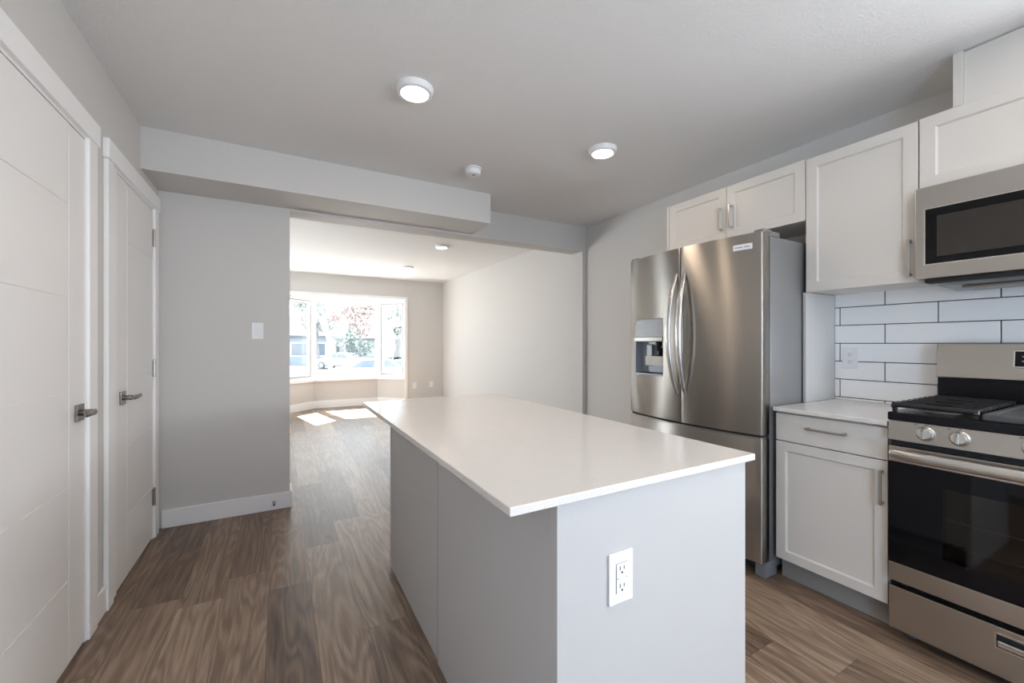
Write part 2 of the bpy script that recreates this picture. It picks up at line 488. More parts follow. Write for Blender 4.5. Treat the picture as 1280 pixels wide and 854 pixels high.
def bay_window(name, a, b, casement, label):
    """a, b: plan points of the glass plane, inside face seen from the room"""
    a, b = Vector((a[0], a[1], 0)), Vector((b[0], b[1], 0))
    d = (b - a); Lw = d.length; d.normalize()
    ang = math.atan2(d.y, d.x)
    root = thing(name, label, 'window', (a.x, a.y, SZ), structure=True)
    root.rotation_euler = (0, 0, ang)
    OFF[root.name] = Vector()
    H = HZ - SZ
    fw = 0.048
    f = MB()
    f.box(0, fw, 0, 0.09, 0, H, 0.004).box(Lw - fw, Lw, 0, 0.09, 0, H, 0.004)
    f.box(fw - .002, Lw - fw + .002, 0, 0.09, 0, 0.05, 0.004).box(fw - .002, Lw - fw + .002, 0, 0.09, H - 0.07, H, 0.004)
    obj('window_frame', f, 'vinyl_white', root)
    x0, x1, z0, z1 = fw, Lw - fw, 0.05, H - 0.07
    if casement:
        g = MB()
        t = 0.011
        g.box(x0, x0 + t, 0.012, 0.05, z0, z1).box(x1 - t, x1, 0.012, 0.05, z0, z1)
        g.box(x0 + t, x1 - t, 0.012, 0.05, z0, z0 + t).box(x0 + t, x1 - t, 0.012, 0.05, z1 - t, z1)
        obj('gasket', g, 'gasket', root)
        x0 += t; x1 -= t; z0 += t; z1 -= t
        s = 0.022
        sm = MB()
        sm.box(x0, x0 + s, 0.008, 0.06, z0, z1, 0.003).box(x1 - s, x1, 0.008, 0.06, z0, z1, 0.003)
        sm.box(x0 + s, x1 - s, 0.008, 0.06, z0, z0 + s, 0.003).box(x0 + s, x1 - s, 0.008, 0.06, z1 - s, z1, 0.003)
        obj('sash', sm, 'vinyl_white', root)
        x0 += s; x1 -= s; z0 += s; z1 -= s
    obj('glass_pane', MB().box(x0 - .004, x1 + .004, 0.038, 0.044, z0 - .004, z1 + .004), 'window_glass', root)
    return root
bay_window('window_1', (FX0 - 0.02, FY + 0.0), (FX1 + 0.02, FY + 0.0), False, 'wide middle picture window of the bay')
bay_window('window_2', (BX0 - 0.02, YB + 0.02), (FX0 - 0.02, FY + 0.0), True, 'narrow angled casement of the bay next to the grey partition wall')
bay_window('window_3', (FX1 + 0.02, FY + 0.0), (BX1 + 0.02, YB + 0.02), True, 'narrow angled casement of the bay toward the outlets')

# baseboards
def base(name, *boxes):
    m = MB()
    for bx in boxes: m.box(*bx, 0.003)
    return struct(name, m, 'trim_white')
BBH, BBT = 0.118, 0.012
base('baseboard_middle', (-0.676, OX0 + BBT, YF - BBT, YF - 0.0005, 0.0, BBH), (OX0 + 0.0005, OX0 + BBT, YF - 0.001, YF2 + BBT, 0.0, BBH))
base('baseboard_opening', (OX1 - BBT, OX1 - 0.0005, YF - BBT, YF2 + BBT, 0.0, BBH), (OX1 - 0.001, XR - 0.001, YF - BBT, YF - 0.0005, 0.0, BBH), (OX1 - 0.001, XLR - BBT, YF2 + 0.0005, YF2 + BBT, 0.0, BBH))
base('baseboard_left', (XL + 0.0005, XL + BBT, 2.396, 2.519, 0.0, BBH), (XL + 0.0005, XL + BBT, YK, 1.40, 0.0, BBH))
base('baseboard_right', (XR - BBT, XR - 0.0005, 2.16, YF - BBT - .001, 0.0, BBH))
base('baseboard_living', (XLR - BBT, XLR - 0.0005, YF2 + BBT, YB - 0.001, 0.0, BBH))
base('baseboard_window', (BX1 + 0.056, XLR - BBT - .001, YB - BBT, YB - 0.0005, 0.0, BBH), (XLL, BX0 - 0.056, YB - BBT, YB - 0.0005, 0.0, BBH))
bi = [(BX0 + .008, YB + 0.002), (FX0 + .005, FY - .0135), (FX1 - .005, FY - .0135), (BX1 - .008, YB + .002)]
bo = [(BX0 + .0005, YB + 0.002), (FX0 - .001, FY - .001), (FX1 + .001, FY - .001), (BX1 - .0005, YB + .002)]
struct('baseboard_bay', MB().prism(ring(bi, bo), 'z', 0.0, 0.135), 'trim_white')

# ------------------------------------------------------------------ the two white doors on the left wall
def wall_door(name, label, y0, y1, cas_a, cas_b, jamb_a, hinge_side, knob_y, lever_dir, vert_lines):
    root = thing(name, label, 'door', (XL, (y0 + y1) / 2, 0), structure=True)
    ztop = 2.028
    # jamb strip flush with the wall, casing boards, head board
    obj('jamb', MB().box(XL + 0.0005, XL + 0.008, y0 - jamb_a, y0 - 0.003, 0, ztop + 0.02).box(XL + 0.0005, XL + 0.008, y1 + 0.003, y1 + 0.02, 0, ztop + 0.02).box(XL + 0.0005, XL + 0.008, y0 - 0.003, y1 + 0.003, ztop + 0.004, ztop + 0.02), 'trim_white', root)
    for ca in (cas_a, cas_b):
        obj('casing', MB().box(XL + 0.0005, XL + 0.019, ca[0], ca[1], 0, 2.043, 0.0025), 'trim_white', root)
    obj('head_casing', MB().box(XL + 0.0005, XL + 0.025, cas_a[0] - 0.012, cas_b[1] + 0.012, 2.043, 2.132, 0.003), 'trim_white', root)
    # the leaf with shallow routed grooves
    leaf = obj('door_leaf', MB().box(XL + 0.0008, XL + 0.0068, y0, y1, 0.012, ztop), 'door_white', root)
    g = MB()
    gw = 0.0035
    fx = XL + 0.0068
    for y in vert_lines[:1]: g.box(fx - 0.0028, fx + .01, y - gw, y + gw, -.1, 2.3)
    cut(leaf, g)
    g = MB()
    for z in (0.325, 0.674, 1.026, 1.376, 1.726): g.box(fx - 0.0030, fx + .01, min(vert_lines[0], vert_lines[1]), max(vert_lines[0], vert_lines[1]), z - gw, z + gw)
    cut(leaf, g)
    obj('gap_shade', MB().box(XL + 0.0005, XL + 0.0012, y0 - 0.003, y1 + 0.003, ztop, ztop + 0.004), 'dark_gap', root)  # dark strip painting in the shade of the gap above the leaf
    # lever handle
    zc = 0.936
    lv = obj('lever_handle', MB().box(fx, fx + 0.009, knob_y - 0.033, knob_y + 0.033, zc - 0.033, zc + 0.033, 0.002), 'nickel_dark', root)
    m = MB().cyl((fx + 0.024, knob_y, zc), (1, 0, 0), 0.0125, 0.036, 24, bev=.002)
    obj('neck', m, 'nickel_dark', lv, True)
    pts = [(fx + 0.046, knob_y - lever_dir * 0.014, zc), (fx + 0.048, knob_y, zc), (fx + 0.052, knob_y + lever_dir * 0.03, zc + .001), (fx + 0.054, knob_y + lever_dir * 0.07, zc + .002), (fx + 0.052, knob_y + lever_dir * 0.092, zc + .002), (fx + 0.050, knob_y + lever_dir * 0.100, zc + .002)]
    obj('lever', MB().sweep(pts, [(0.010, 0.006), (0.0125, 0.0085), (0.011, 0.0075), (0.0105, 0.006), (0.0105, 0.006), (0.008, 0.004)], up=(0, 0, 1)), 'nickel_dark', lv, True)
    if hinge_side is not None:
        for z in (0.259, 1.053, 1.857):
            h = MB().box(fx, fx + 0.0025, hinge_side - 0.016, hinge_side + 0.012, z - 0.05, z + 0.05)
            h.cyl((fx + 0.008, hinge_side + 0.001, z), (0, 0, 1), 0.0068, 0.104, 16)
            h.cyl((fx + 0.008, hinge_side + 0.001, z + .054), (0, 0, 1), 0.0045, 0.008, 12)
            obj('hinge', h, 'nickel', root, True)
    return root
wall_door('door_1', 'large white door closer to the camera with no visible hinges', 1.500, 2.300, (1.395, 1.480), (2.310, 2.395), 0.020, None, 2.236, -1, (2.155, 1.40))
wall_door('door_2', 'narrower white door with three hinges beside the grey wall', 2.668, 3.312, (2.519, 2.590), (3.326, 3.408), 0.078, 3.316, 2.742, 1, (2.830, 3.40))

# ------------------------------------------------------------------ island
IX0, IX1, IY0, IY1, HC = 0.3936, 1.2162, 0.7122, 2.3872, 0.883
CT = 0.019
bx0, bx1, by0, by1 = 0.517, 1.191, 0.727, 2.273
isl = thing('kitchen_island', 'white kitchen island with plain panel sides standing on the plank floor', 'kitchen island', (0.85, 1.5, 0))
top_z = HC - CT - 0.0005
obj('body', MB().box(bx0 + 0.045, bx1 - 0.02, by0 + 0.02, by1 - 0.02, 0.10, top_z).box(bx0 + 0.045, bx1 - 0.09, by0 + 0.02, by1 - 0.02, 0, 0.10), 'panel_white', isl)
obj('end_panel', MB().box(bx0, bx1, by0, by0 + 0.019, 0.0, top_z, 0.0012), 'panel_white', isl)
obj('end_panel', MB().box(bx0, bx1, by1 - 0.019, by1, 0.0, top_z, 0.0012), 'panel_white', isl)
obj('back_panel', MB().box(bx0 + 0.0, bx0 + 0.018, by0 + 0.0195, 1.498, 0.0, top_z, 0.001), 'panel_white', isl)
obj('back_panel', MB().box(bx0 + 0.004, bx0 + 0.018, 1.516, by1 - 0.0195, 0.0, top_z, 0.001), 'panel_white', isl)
for i in range(3):
    ya = by0 + 0.022 + i * 0.501; 
    dr = obj('door', MB().box(bx1 - 0.0195, bx1 - 0.001, ya, ya + 0.498, 0.11, top_z - .004, 0.0015), 'panel_white', isl)
worktop = obj('island_worktop', MB().box(IX0, IX1, IY0, IY1, HC - CT, HC, 0.0022), 'quartz', origin=(0.8, 1.55, HC - CT))
tag(worktop, 'pale speckled quartz worktop lying on the kitchen island', 'countertop')

# outlets and switches --------------------------------------------------------
def plate_frame(c, n):
    """origin c, normal n; returns function mapping (u, v, w) -> world (u sideways, v up, w out)"""
    n = Vector(n); up = Vector((0, 0, 1)); side = up.cross(n)
    c = Vector(c)
    return lambda u, v, w: c + side * u + up * v + n * w
def fbox(mb, fr, u0, u1, v0, v1, w0, w1, bev=0.0):
    a, b = fr(u0, v0, w0), fr(u1, v1, w1)
    mb.box(min(a.x, b.x), max(a.x, b.x), min(a.y, b.y), max(a.y, b.y), min(a.z, b.z), max(a.z, b.z), bev)
    return mb
def outlet(name, label, c, n, kind='duplex', cat='outlet', group=None, W=0.074, H=0.118):
    root = thing(name, label, cat, c, group)
    fr = plate_frame(c, n)
    pl = obj('cover_plate', fbox(MB(), fr, -W / 2, W / 2, -H / 2, H / 2, 0.0004, 0.0055, 0.0022), 'plastic_white', root)
    for v in ((H * .41, -H * .41) if kind != 'jack' else (H * .35, -H * .35)):
        obj('screw', MB().cyl(fr(0, v, 0.0056), n, 0.0028, 0.0012, 12), 'plastic_white' if kind != 'jack' else 'nickel', root)
    if kind == 'duplex':
        for sg in (1, -1):
            rc = obj('receptacle', fbox(MB(), fr, -0.0165, 0.0165, sg * 0.0205 - 0.0145, sg * 0.0205 + 0.0145, 0.005, 0.0072, 0.001), 'plastic_white', root)
            for u, hh in ((-0.0063, 0.0045), (0.0063, 0.0038)):
                obj('slot', fbox(MB(), fr, u - 0.0011, u + 0.0011, sg * 0.0205 - hh + 0.003, sg * 0.0205 + hh + 0.003, 0.007, 0.0076), 'slot_dark', rc)
            obj('ground_hole', MB().cyl(fr(0, sg * 0.0205 - 0.0075, 0.0073), n, 0.0025, 0.0006, 12), 'slot_dark', rc)
    elif kind == 'gfci':
        g = MB(); t = 0.0011
        fbox(g, fr, -0.0175, 0.0175, -0.0345, 0.0345, 0.005, 0.0058)
        obj('opening_edge', g, 'slot_dark', root)
        rc = obj('receptacle', fbox(MB(), fr, -0.0162, 0.0162, -0.0337, 0.0337, 0.005, 0.0076, 0.001), 'plastic_white', root)
        for sg in (1, -1):
            for u, hh in ((-0.0063, 0.0046), (0.0063, 0.0040)):
                obj('slot', fbox(MB(), fr, u - 0.0012, u + 0.0012, sg * 0.0205 - hh + 0.003, sg * 0.0205 + hh + 0.003, 0.0072, 0.0080), 'slot_dark', rc)
            obj('ground_hole', MB().cyl(fr(0, sg * 0.0205 - 0.0075, 0.0077), n, 0.0027, 0.0008, 12), 'slot_dark', rc)
            obj('test_button', fbox(MB(), fr, sg * 0.006 - 0.005, sg * 0.006 + 0.005, -0.0035, 0.0035, 0.0070, 0.0085, 0.0005), 'plastic_white', rc)
            obj('indicator', MB().cyl(fr(sg * 0.0135, 0.0, 0.0078), n, 0.0012, 0.0006, 10), 'slot_dark', rc)
    elif kind == 'rocker':
        fbox_ = fbox(MB(), fr, -0.018, 0.018, -0.035, 0.035, 0.005, 0.0066)
        obj('rocker_frame', fbox_, 'plastic_white', root)
        a = MB()
        pts = [(-0.0325, 0.0066), (0.0325, 0.0066), (0.0325, 0.0115), (0.0, 0.0078), (-0.0325, 0.0085)]
        cc = Vector(c)
        a.prism([(cc.y - w_, cc.z + v_) for v_, w_ in pts], 'x', cc.x - 0.0155, cc.x + 0.0155)
        obj('rocker', a, 'plastic_white', root)
    elif kind == 'jack':
        m = MB().cyl(fr(0, 0, 0.008), n, 0.0048, 0.007, 16)
        obj('connector', m, 'nickel', root)
    return root
outlet('wall_outlet', 'white safety outlet with test buttons on the end of the island', (0.697, 0.727, 0.6585), (0, -1, 0), 'gfci', W=0.074, H=0.12)
outlet('wall_outlet', 'white duplex outlet on the white tile backsplash above the counter', (2.8397, 1.122, 1.123), (-1, 0, 0), 'duplex')
outlet('light_switch', 'white rocker light switch on the grey wall beside the opening', (-0.143, YF, 1.296), (0, -1, 0), 'rocker', 'light switch')
outlet('wall_outlet', 'small white outlet low on the window wall nearer the bay casing', (2.314, YB, 0.376), (0, -1, 0), 'duplex')
outlet('cable_outlet', 'small white cable plate low on the window wall near the room corner', (2.655, YB, 0.388), (0, -1, 0), 'jack')
# door stop on the baseboard
ds = thing('door_stop', 'small metal door stop screwed to the white baseboard below the switch', 'door stop', (-0.040, YF - BBT, 0.056))
obj('base', MB().lathe((-0.040, YF - BBT - 0.0002, 0.056), (0, -1, 0), [(0, 0), (0.012, 0), (0.012, 0.003), (0.006, 0.007), (0.0, 0.007)], 20), 'nickel', ds, True)
obj('rod', MB().lathe((-0.040, YF - BBT - 0.007, 0.056), (0, -1, 0), [(0, 0), (0.0045, 0.0), (0.0045, 0.05), (0, 0.05)], 16), 'nickel', ds, True)
obj('rubber_tip', MB().lathe((-0.040, YF - BBT - 0.057, 0.056), (0, -1, 0), [(0, 0), (0.007, 0), (0.0075, 0.008), (0.005, 0.011), (0, 0.011)], 16), 'rubber', ds, True)

# ------------------------------------------------------------------ cabinet pieces
def shaker_door(mb_name, root, xf, y0, y1, z0, z1, rail=0.055, mat='cabinet_white'):
    """door whose face looks toward -x at xf; frame of four rails around a recessed panel"""
    d = obj(mb_name, MB().box(xf, xf + 0.019, y0, y1, z0, z1, 0.0015), mat, root)
    c = MB()
    pz = [(y0 + rail, z0 + rail), (y1 - rail, z0 + rail), (y1 - rail, z1 - rail), (y0 + rail, z1 - rail)]
    b = bmesh.new()
    e = 0.0035; dep = 0.009
    fr_ = [b.verts.new((xf - 0.005, y, z)) for y, z in [(y0 + rail - 2 * e, z0 + rail - 2 * e), (y1 - rail + 2 * e, z0 + rail - 2 * e), (y1 - rail + 2 * e, z1 - rail + 2 * e), (y0 + rail - 2 * e, z1 - rail + 2 * e)]]
    bk = [b.verts.new((xf + dep, y, z)) for y, z in [(y0 + rail + e, z0 + rail + e), (y1 - rail - e, z0 + rail + e), (y1 - rail - e, z1 - rail - e), (y0 + rail + e, z1 - rail - e)]]
    b.faces.new(fr_); b.faces.new(bk[::-1])
    for i in range(4): b.faces.new((fr_[i], bk[i], bk[(i + 1) % 4], fr_[(i + 1) % 4]))
    bmesh.ops.recalc_face_normals(b, faces=b.faces[:])
    c._merge(b)
    cut(d, c)
    return d
def bar_handle(parent, xf, y, z, length, vertical=True, mat='nickel', bow=0.0):
    m = MB(); h = length / 2
    if vertical:
        m.box(xf - 0.030, xf - 0.022, y - 0.005, y + 0.005, z - h, z + h, 0.0015)
        for s in (-1, 1): m.box(xf - 0.024, xf + 0.001, y - 0.005, y + 0.005, z + s * (h - 0.006) - 0.005, z + s * (h - 0.006) + 0.005, 0.0012)
    else:
        m.box(xf - 0.030, xf - 0.022, y - h, y + h, z - 0.005, z + 0.005, 0.0015)
        for s in (-1, 1): m.box(xf - 0.024, xf + 0.001, y + s * (h - 0.006) - 0.005, y + s * (h - 0.006) + 0.005, z - 0.005, z + 0.005, 0.0012)
    return obj('handle', m, mat, parent)

# base cabinet between fridge and range
CY0, CY1 = 0.744, 1.1975
DX = 2.2215
bc = thing('base_cabinet', 'white base cabinet with one drawer and one door between fridge and range', 'cabinet', (2.5, 0.97, 0))
obj('carcass', MB().box(DX + 0.0205, XR - 0.001, CY0, CY1, 0.105, HC - CT - 0.001), 'cabinet_white', bc)
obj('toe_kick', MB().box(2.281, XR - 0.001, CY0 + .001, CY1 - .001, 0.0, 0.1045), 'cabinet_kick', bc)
dw = obj('drawer', MB().box(DX, DX + 0.019, CY0 + 0.003, CY1 - 0.002, 0.716, 0.852, 0.0015), 'cabinet_white', bc)
bar_handle(dw, DX, 0.970, 0.796, 0.16, False)
dd = shaker_door('door', bc, DX, CY0 + 0.003, CY1 - 0.002, 0.113, 0.711, 0.048)
bar_handle(dd, DX, 0.764, 0.600, 0.145, True)
ct = obj('countertop', MB().box(2.1966, XR - 0.001, 0.741, 1.1975, HC - CT, HC, 0.0022), 'quartz', origin=(2.5, 0.97, HC - CT))
tag(ct, 'short white quartz countertop on the base cabinet beside the range', 'countertop')

# upper cabinets
UX = 2.513
U0, U1 = 1.487, 2.212
uc = thing('upper_cabinet', 'tall white upper cabinet with one door over the countertop', 'cabinet', (2.68, 0.967, U0))
obj('carcass', MB().box(UX + 0.0205, XR - 0.001, 0.7375, 1.196, U0 + .002, U1), 'cabinet_white', uc)
d = shaker_door('door', uc, UX, 0.7385, 1.195, U0, U1, 0.055)
bar_handle(d, UX, 0.764, 1.597, 0.165, True)
fc = thing('upper_cabinet', 'low two-door white cabinet above the steel refrigerator', 'cabinet', (2.68, 1.66, 1.885))
FZ0 = 1.882
obj('carcass', MB().box(UX + 0.0205, XR - 0.001, 1.199, 2.130, FZ0 + .002, U1 + .006), 'cabinet_white', fc)
obj('side_filler', MB().box(UX - 0.002, UX + 0.02, 2.1085, 2.130, FZ0, U1 + .006, 0.001), 'cabinet_white', fc)
d = shaker_door('door', fc, UX, 1.6605, 2.106, FZ0, U1 + 0.006, 0.055)
bar_handle(d, UX, 1.697, 2.016, 0.145, True, 'steel_bright')
d = shaker_door('door', fc, UX, 1.1995, 1.6575, FZ0, U1 + 0.006, 0.055)
bar_handle(d, UX, 1.625, 2.016, 0.145, True, 'steel_bright')
mc = thing('upper_cabinet', 'white wall cabinet directly above the microwave', 'cabinet', (2.68, 0.35, 1.90))
obj('carcass', MB().box(UX + 0.0205, XR - 0.001, -0.028, 0.734, 1.896, U1 + .004), 'cabinet_white', mc)
shaker_door('door', mc, UX, 0.3545, 0.7335, 1.894, U1 + .004, 0.055)
shaker_door('door', mc, UX, -0.0275, 0.3515, 1.894, U1 + .004, 0.055)
# boxed duct cover between that cabinet and the ceiling
dc = thing('duct_cover', 'white boxed duct cover between the microwave cabinet and the ceiling', 'duct cover', (2.68, 0.35, U1 + .004))
obj('corner_post', MB().box(UX, XR - 0.001, 0.598, 0.627, U1 + .0045, ZC - 0.001, 0.001), 'cabinet_white', dc)
obj('front_panel', MB().box(UX + 0.010, UX + 0.026, 0.05, 0.5975, U1 + .0045, ZC - 0.007, 0.001), 'cabinet_white', dc)
# end panel beside fridge, from counter to cabinet
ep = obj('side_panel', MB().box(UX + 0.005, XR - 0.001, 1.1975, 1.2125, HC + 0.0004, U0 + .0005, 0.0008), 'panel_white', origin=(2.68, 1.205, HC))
tag(ep, 'flat white side panel between countertop and upper cabinet beside the refrigerator', 'panel')

# backsplash: real tiles over dark grout
BSX = XR - 0.0102
bs = thing('backsplash', 'white glazed subway tiles with dark grout on the range wall', 'backsplash', (XR, 0.5, HC), structure=True)
obj('grout_bed', MB().box(BSX + 0.0018, XR - 0.0005, -0.6, 1.197, HC + 0.0005, 1.53), 'grout', bs)
tm = MB(); gap = 0.0022; th_, tw = 0.1035, 0.412
zs0 = 0.897
rows = [(-1, 0)] + [(i, 0) for i in range(0, 6)]
for i in range(-1, 6):
    z0 = zs0 + i * th_; z1 = z0 + th_
    offy = 1.172 if i % 2 == 0 else 0.967
    y = offy + tw
    while y > -0.6:
        ya, yb = y - tw, y
        ya2, yb2 = max(ya, -0.6) + gap, min(yb, 1.1965 + gap) - gap
        zz0, zz1 = max(z0 + gap, HC + 0.0008), min(z1 - gap, 1.52)
        if i == -1: zz1 = z1 - gap
        if yb2 - ya2 > 0.006 and zz1 - zz0 > 0.004:
            tm.box(BSX, XR - 0.002, ya2, yb2, zz0, zz1, 0.0012, 1)
        y -= tw
obj('tiles', tm, 'tile_glaze', bs)

# ------------------------------------------------------------------ refrigerator
fr = thing('refrigerator', 'stainless french-door refrigerator with curved handles and water dispenser', 'refrigerator', (2.5, 1.67, 0))
FY0, FY1, FYC = 1.2165, 2.125, 1.669
obj('cabinet_body', MB().box(2.214, 2.80, FY0 + 0.003, FY1 - 0.003, 0.035, 1.765, 0.006), 'fridge_grey', fr, True)
obj('gasket', MB().box(2.200, 2.2145, FY0 + 0.012, FY1 - 0.012, 0.10, 1.755), 'dark_gap', fr)
def bowed(y0, y1, round0, round1, n=22):
    """plan outline of a bowed door front; returns polygon"""
    pts = []
    half = (FY1 - FY0) / 2
    def xf(y): return 2.085 + 0.052 * ((y - FYC) / half) ** 2
    r = 0.009
    for i in range(n + 1):
        y = y0 + (y1 - y0) * i / n
        pts.append((xf(y), y))
    if round0:
        pts = [p for p in pts if p[1] > y0 + r]
        arc = []
        xr = xf(y0 + r)
        for k in range(9):
            a = R(90) * k / 8
            arc.append((xr + r * (1 - math.sin(a)), y0 + r * (1 - math.cos(a))))
        pts = arc + pts
    if round1:
        pts = [p for p in pts if p[1] < y1 - r]
        xr = xf(y1 - r)
        arc = []
        for k in range(9):
            a = R(90) * k / 8
            arc.append((xr + r * (1 - math.cos(a)), y1 - r * (1 - math.sin(a))))
        pts = pts + arc
    return pts + [(2.200, y1), (2.200, y0)]
dz0, dz1 = 0.737, 1.779
rd = obj('door', MB().prism(bowed(FY0, FYC - 0.0025, True, False), 'z', dz0, dz1, 0.002), 'steel', fr)
ld = obj('door', MB().prism(bowed(FYC + 0.0025, FY1, False, True), 'z', dz0, dz1, 0.002), 'steel', fr)
fz = obj('freezer_drawer', MB().prism(bowed(FY0, FY1, True, True), 'z', 0.082, 0.716, 0.002), 'steel', fr)
obj('freezer_grip', MB().prism([(x + 0.012, y) if x < 2.19 else (x, y) for x, y in bowed(FY0 + .004, FY1 - .004, True, True)], 'z', 0.7165, 0.7365), 'dark_gap', fr)
lip = MB().prism([(x - 0.0, y) if x < 2.19 else (x - 0.03, y) for x, y in bowed(FY0 + .001, FY1 - .001, True, True)], 'z', 0.7165, 0.724, 0.001)
obj('drawer_lip', lip, 'steel_flat', fr)
# dispenser
PY0, PY1, PZ0, PZ1, PZM = 1.800, 2.040, 1.000, 1.367, 1.245
cut(ld, MB().box(2.0, 2.165, PY0, PY1, PZ0, PZ1))
for o_ in (rd, ld, fz):
    o_.data.polygons.foreach_set('use_smooth', [True] * len(o_.data.polygons)); o_.data.set_sharp_from_angle(angle=R(30))
dp = obj('water_dispenser', MB().box(2.092, 2.16, PY0 + .001, PY1 - .001, PZM, PZ1 - .001, 0.003), 'dispenser_grey', ld)
m = MB()
m.box(2.155, 2.163, PY0 + .001, PY1 - .001, PZ0 + .001, PZM)
m.box(2.094, 2.155, PY0 + .001, PY0 + .007, PZ0 + .001, PZM).box(2.094, 2.155, PY1 - .007, PY1 - .001, PZ0 + .001, PZM)
m.box(2.094, 2.155, PY0 + .007, PY1 - .007, PZ0 + .001, PZ0 + .012)
obj('dispenser_recess', m, 'recess_grey', ld)
obj('dispenser_brow', MB().box(2.084, 2.115, PY0 + .001, PY1 - .001, PZM - 0.026, PZM + .004, 0.004), 'steel', ld)
m = MB().cyl((2.125, 1.865, 1.205), (0, 0, 1), 0.020, 0.03, 20).cyl((2.125, 1.865, 1.18), (0, 0, 1), 0.013, 0.03, 20, 0.018)
m.box(2.118, 2.152, 1.845, 1.885, 1.105, 1.18, 0.006)
obj('nozzle', m, 'black_enamel', ld, True)
obj('paddle', MB().box(2.135, 2.143, 1.93, 1.98, 1.06, 1.20, 0.004), 'dispenser_grey', ld)
obj('paper_label', MB().box(2.100, 2.1015, PY0 + .008, PY1 - .085, 1.065, 1.125), 'sticker', ld)
obj('drip_tray', MB().box(2.097, 2.15, PY0 + .02, PY1 - .02, PZ0 + .0125, PZ0 + .017), 'dark_gap', ld)
m = MB(); m.box(2.0905, 2.0922, PY1 - .085, PY1 - .012, PZ1 - .030, PZ1 - .012)
obj('display_label', m, 'sticker', ld)
# long curved handles
def fridge_handle(par, y, ext):
    z0, z1 = 0.905, 1.625
    pts, sec = [], []
    n = 26
    for i in range(n + 1):
        t = i / n; s = math.sin(math.pi * t)
        x = 2.084 - 0.066 * (s ** 0.8)
        yy = y + ext * (s ** 0.9)
        pts.append((x, yy, z0 + (z1 - z0) * t))
        sec.append((0.008 + 0.0100 * s ** 0.6, 0.006 + 0.005 * s))
    return obj('handle', MB().sweep(pts, sec, up=(0, 1, 0), seg=16), 'steel_bright', par, True)
fridge_handle(ld, 1.694, 0.012)
fridge_handle(rd, 1.636, -0.004)
# badge
def door_x(y): return 2.085 + 0.052 * ((y - FYC) / 0.45425) ** 2
m = MB().prism([(door_x(y) - 0.004, y) for y in (1.262, 1.285, 1.307, 1.33, 1.352)] + [(door_x(y) + 0.001, y) for y in (1.352, 1.33, 1.307, 1.285, 1.262)], 'z', 1.697, 1.727)
bd = obj('badge', m, 'plastic_white', rd)
m = MB()
yy = 1.343
for k_ in range(11):
    wd = random.choice((0.004, 0.005, 0.006))
    xx = door_x(yy - wd / 2) - 0.004
    if k_ != 6: m.box(xx - 0.0006, xx + 0.0008, yy - wd, yy, 1.7095, 1.7155)
    yy -= wd + 0.0018
obj('lettering', m, 'dispenser_grey', bd)
# hinge caps and feet
for ya, yb in ((FY0 + 0.002, FY0 + 0.052), (FY1 - 0.052, FY1 - 0.002)):
    h = MB().box(2.150, 2.225, ya, yb, 1.7795, 1.796, 0.004).box(2.20, 2.31, ya + .004, yb - .004, 1.7655, 1.792, 0.004)
    obj('hinge_cover', h, 'fridge_grey', fr)
for ya, yb in ((FY0 + 0.001, FY0 + 0.055), (FY1 - 0.055, FY1 - 0.001)):
    obj('foot', MB().box(2.168, 2.27, ya, yb, 0.0, 0.079, 0.003), 'foot_grey', fr)
obj('toe_grille', MB().box(2.215, 2.24, FY0 + 0.058, FY1 - 0.058, 0.012, 0.079), 'dark_gap', fr)

# ------------------------------------------------------------------ range
RY0, RY1 = -0.0265, 0.736
RX = 2.19
rg = thing('gas_range', 'stainless gas range with black oven glass and cast iron grates', 'range', (2.5, 0.355, 0))
obj('body', MB().box(2.235, 2.82, RY0 + .001, RY1 - .001, 0.06, 0.895), 'black_enamel', rg)
for sx in (2.27, 2.76):
    for sy in (RY0 + 0.05, RY1 - 0.05):
        obj('foot', MB().cyl((sx, sy, 0.03), (0, 0, 1), 0.017, 0.06, 16), 'rubber', rg)
# storage drawer with recessed grip
sd = obj('storage_drawer', MB().box(RX + 0.004, 2.234, RY0 + .002, RY1 - .002, 0.040, 0.214, 0.002), 'steel_flat', rg)
gy0, gy1, gz0, gz1 = 0.354 - 0.085, 0.354 + 0.085, 0.143, 0.188
cut(sd, MB().box(RX - .02, RX + 0.024, gy0, gy1, gz0, gz1))
gf = MB()
t = 0.005
gf.box(RX + 0.0015, RX + 0.006, gy0 - t, gy1 + t, gz0 - t, gz0).box(RX + 0.0015, RX + 0.006, gy0 - t, gy1 + t, gz1, gz1 + t)
gf.box(RX + 0.0015, RX + 0.006, gy0 - t, gy0, gz0, gz1).box(RX + 0.0015, RX + 0.006, gy1, gy1 + t, gz0, gz1)
gp = obj('grip', gf, 'steel_bright', sd)
obj('grip_bar', MB().box(RX + 0.004, RX + 0.018, gy0 + .001, gy1 - .001, gz0 + 0.001, gz0 + 0.022, 0.004), 'steel_bright', sd)
obj('grip_recess', MB().box(RX + 0.0195, RX + 0.0235, gy0 + .001, gy1 - .001, gz0 + .001, gz1 - .001), 'dark_gap', sd)
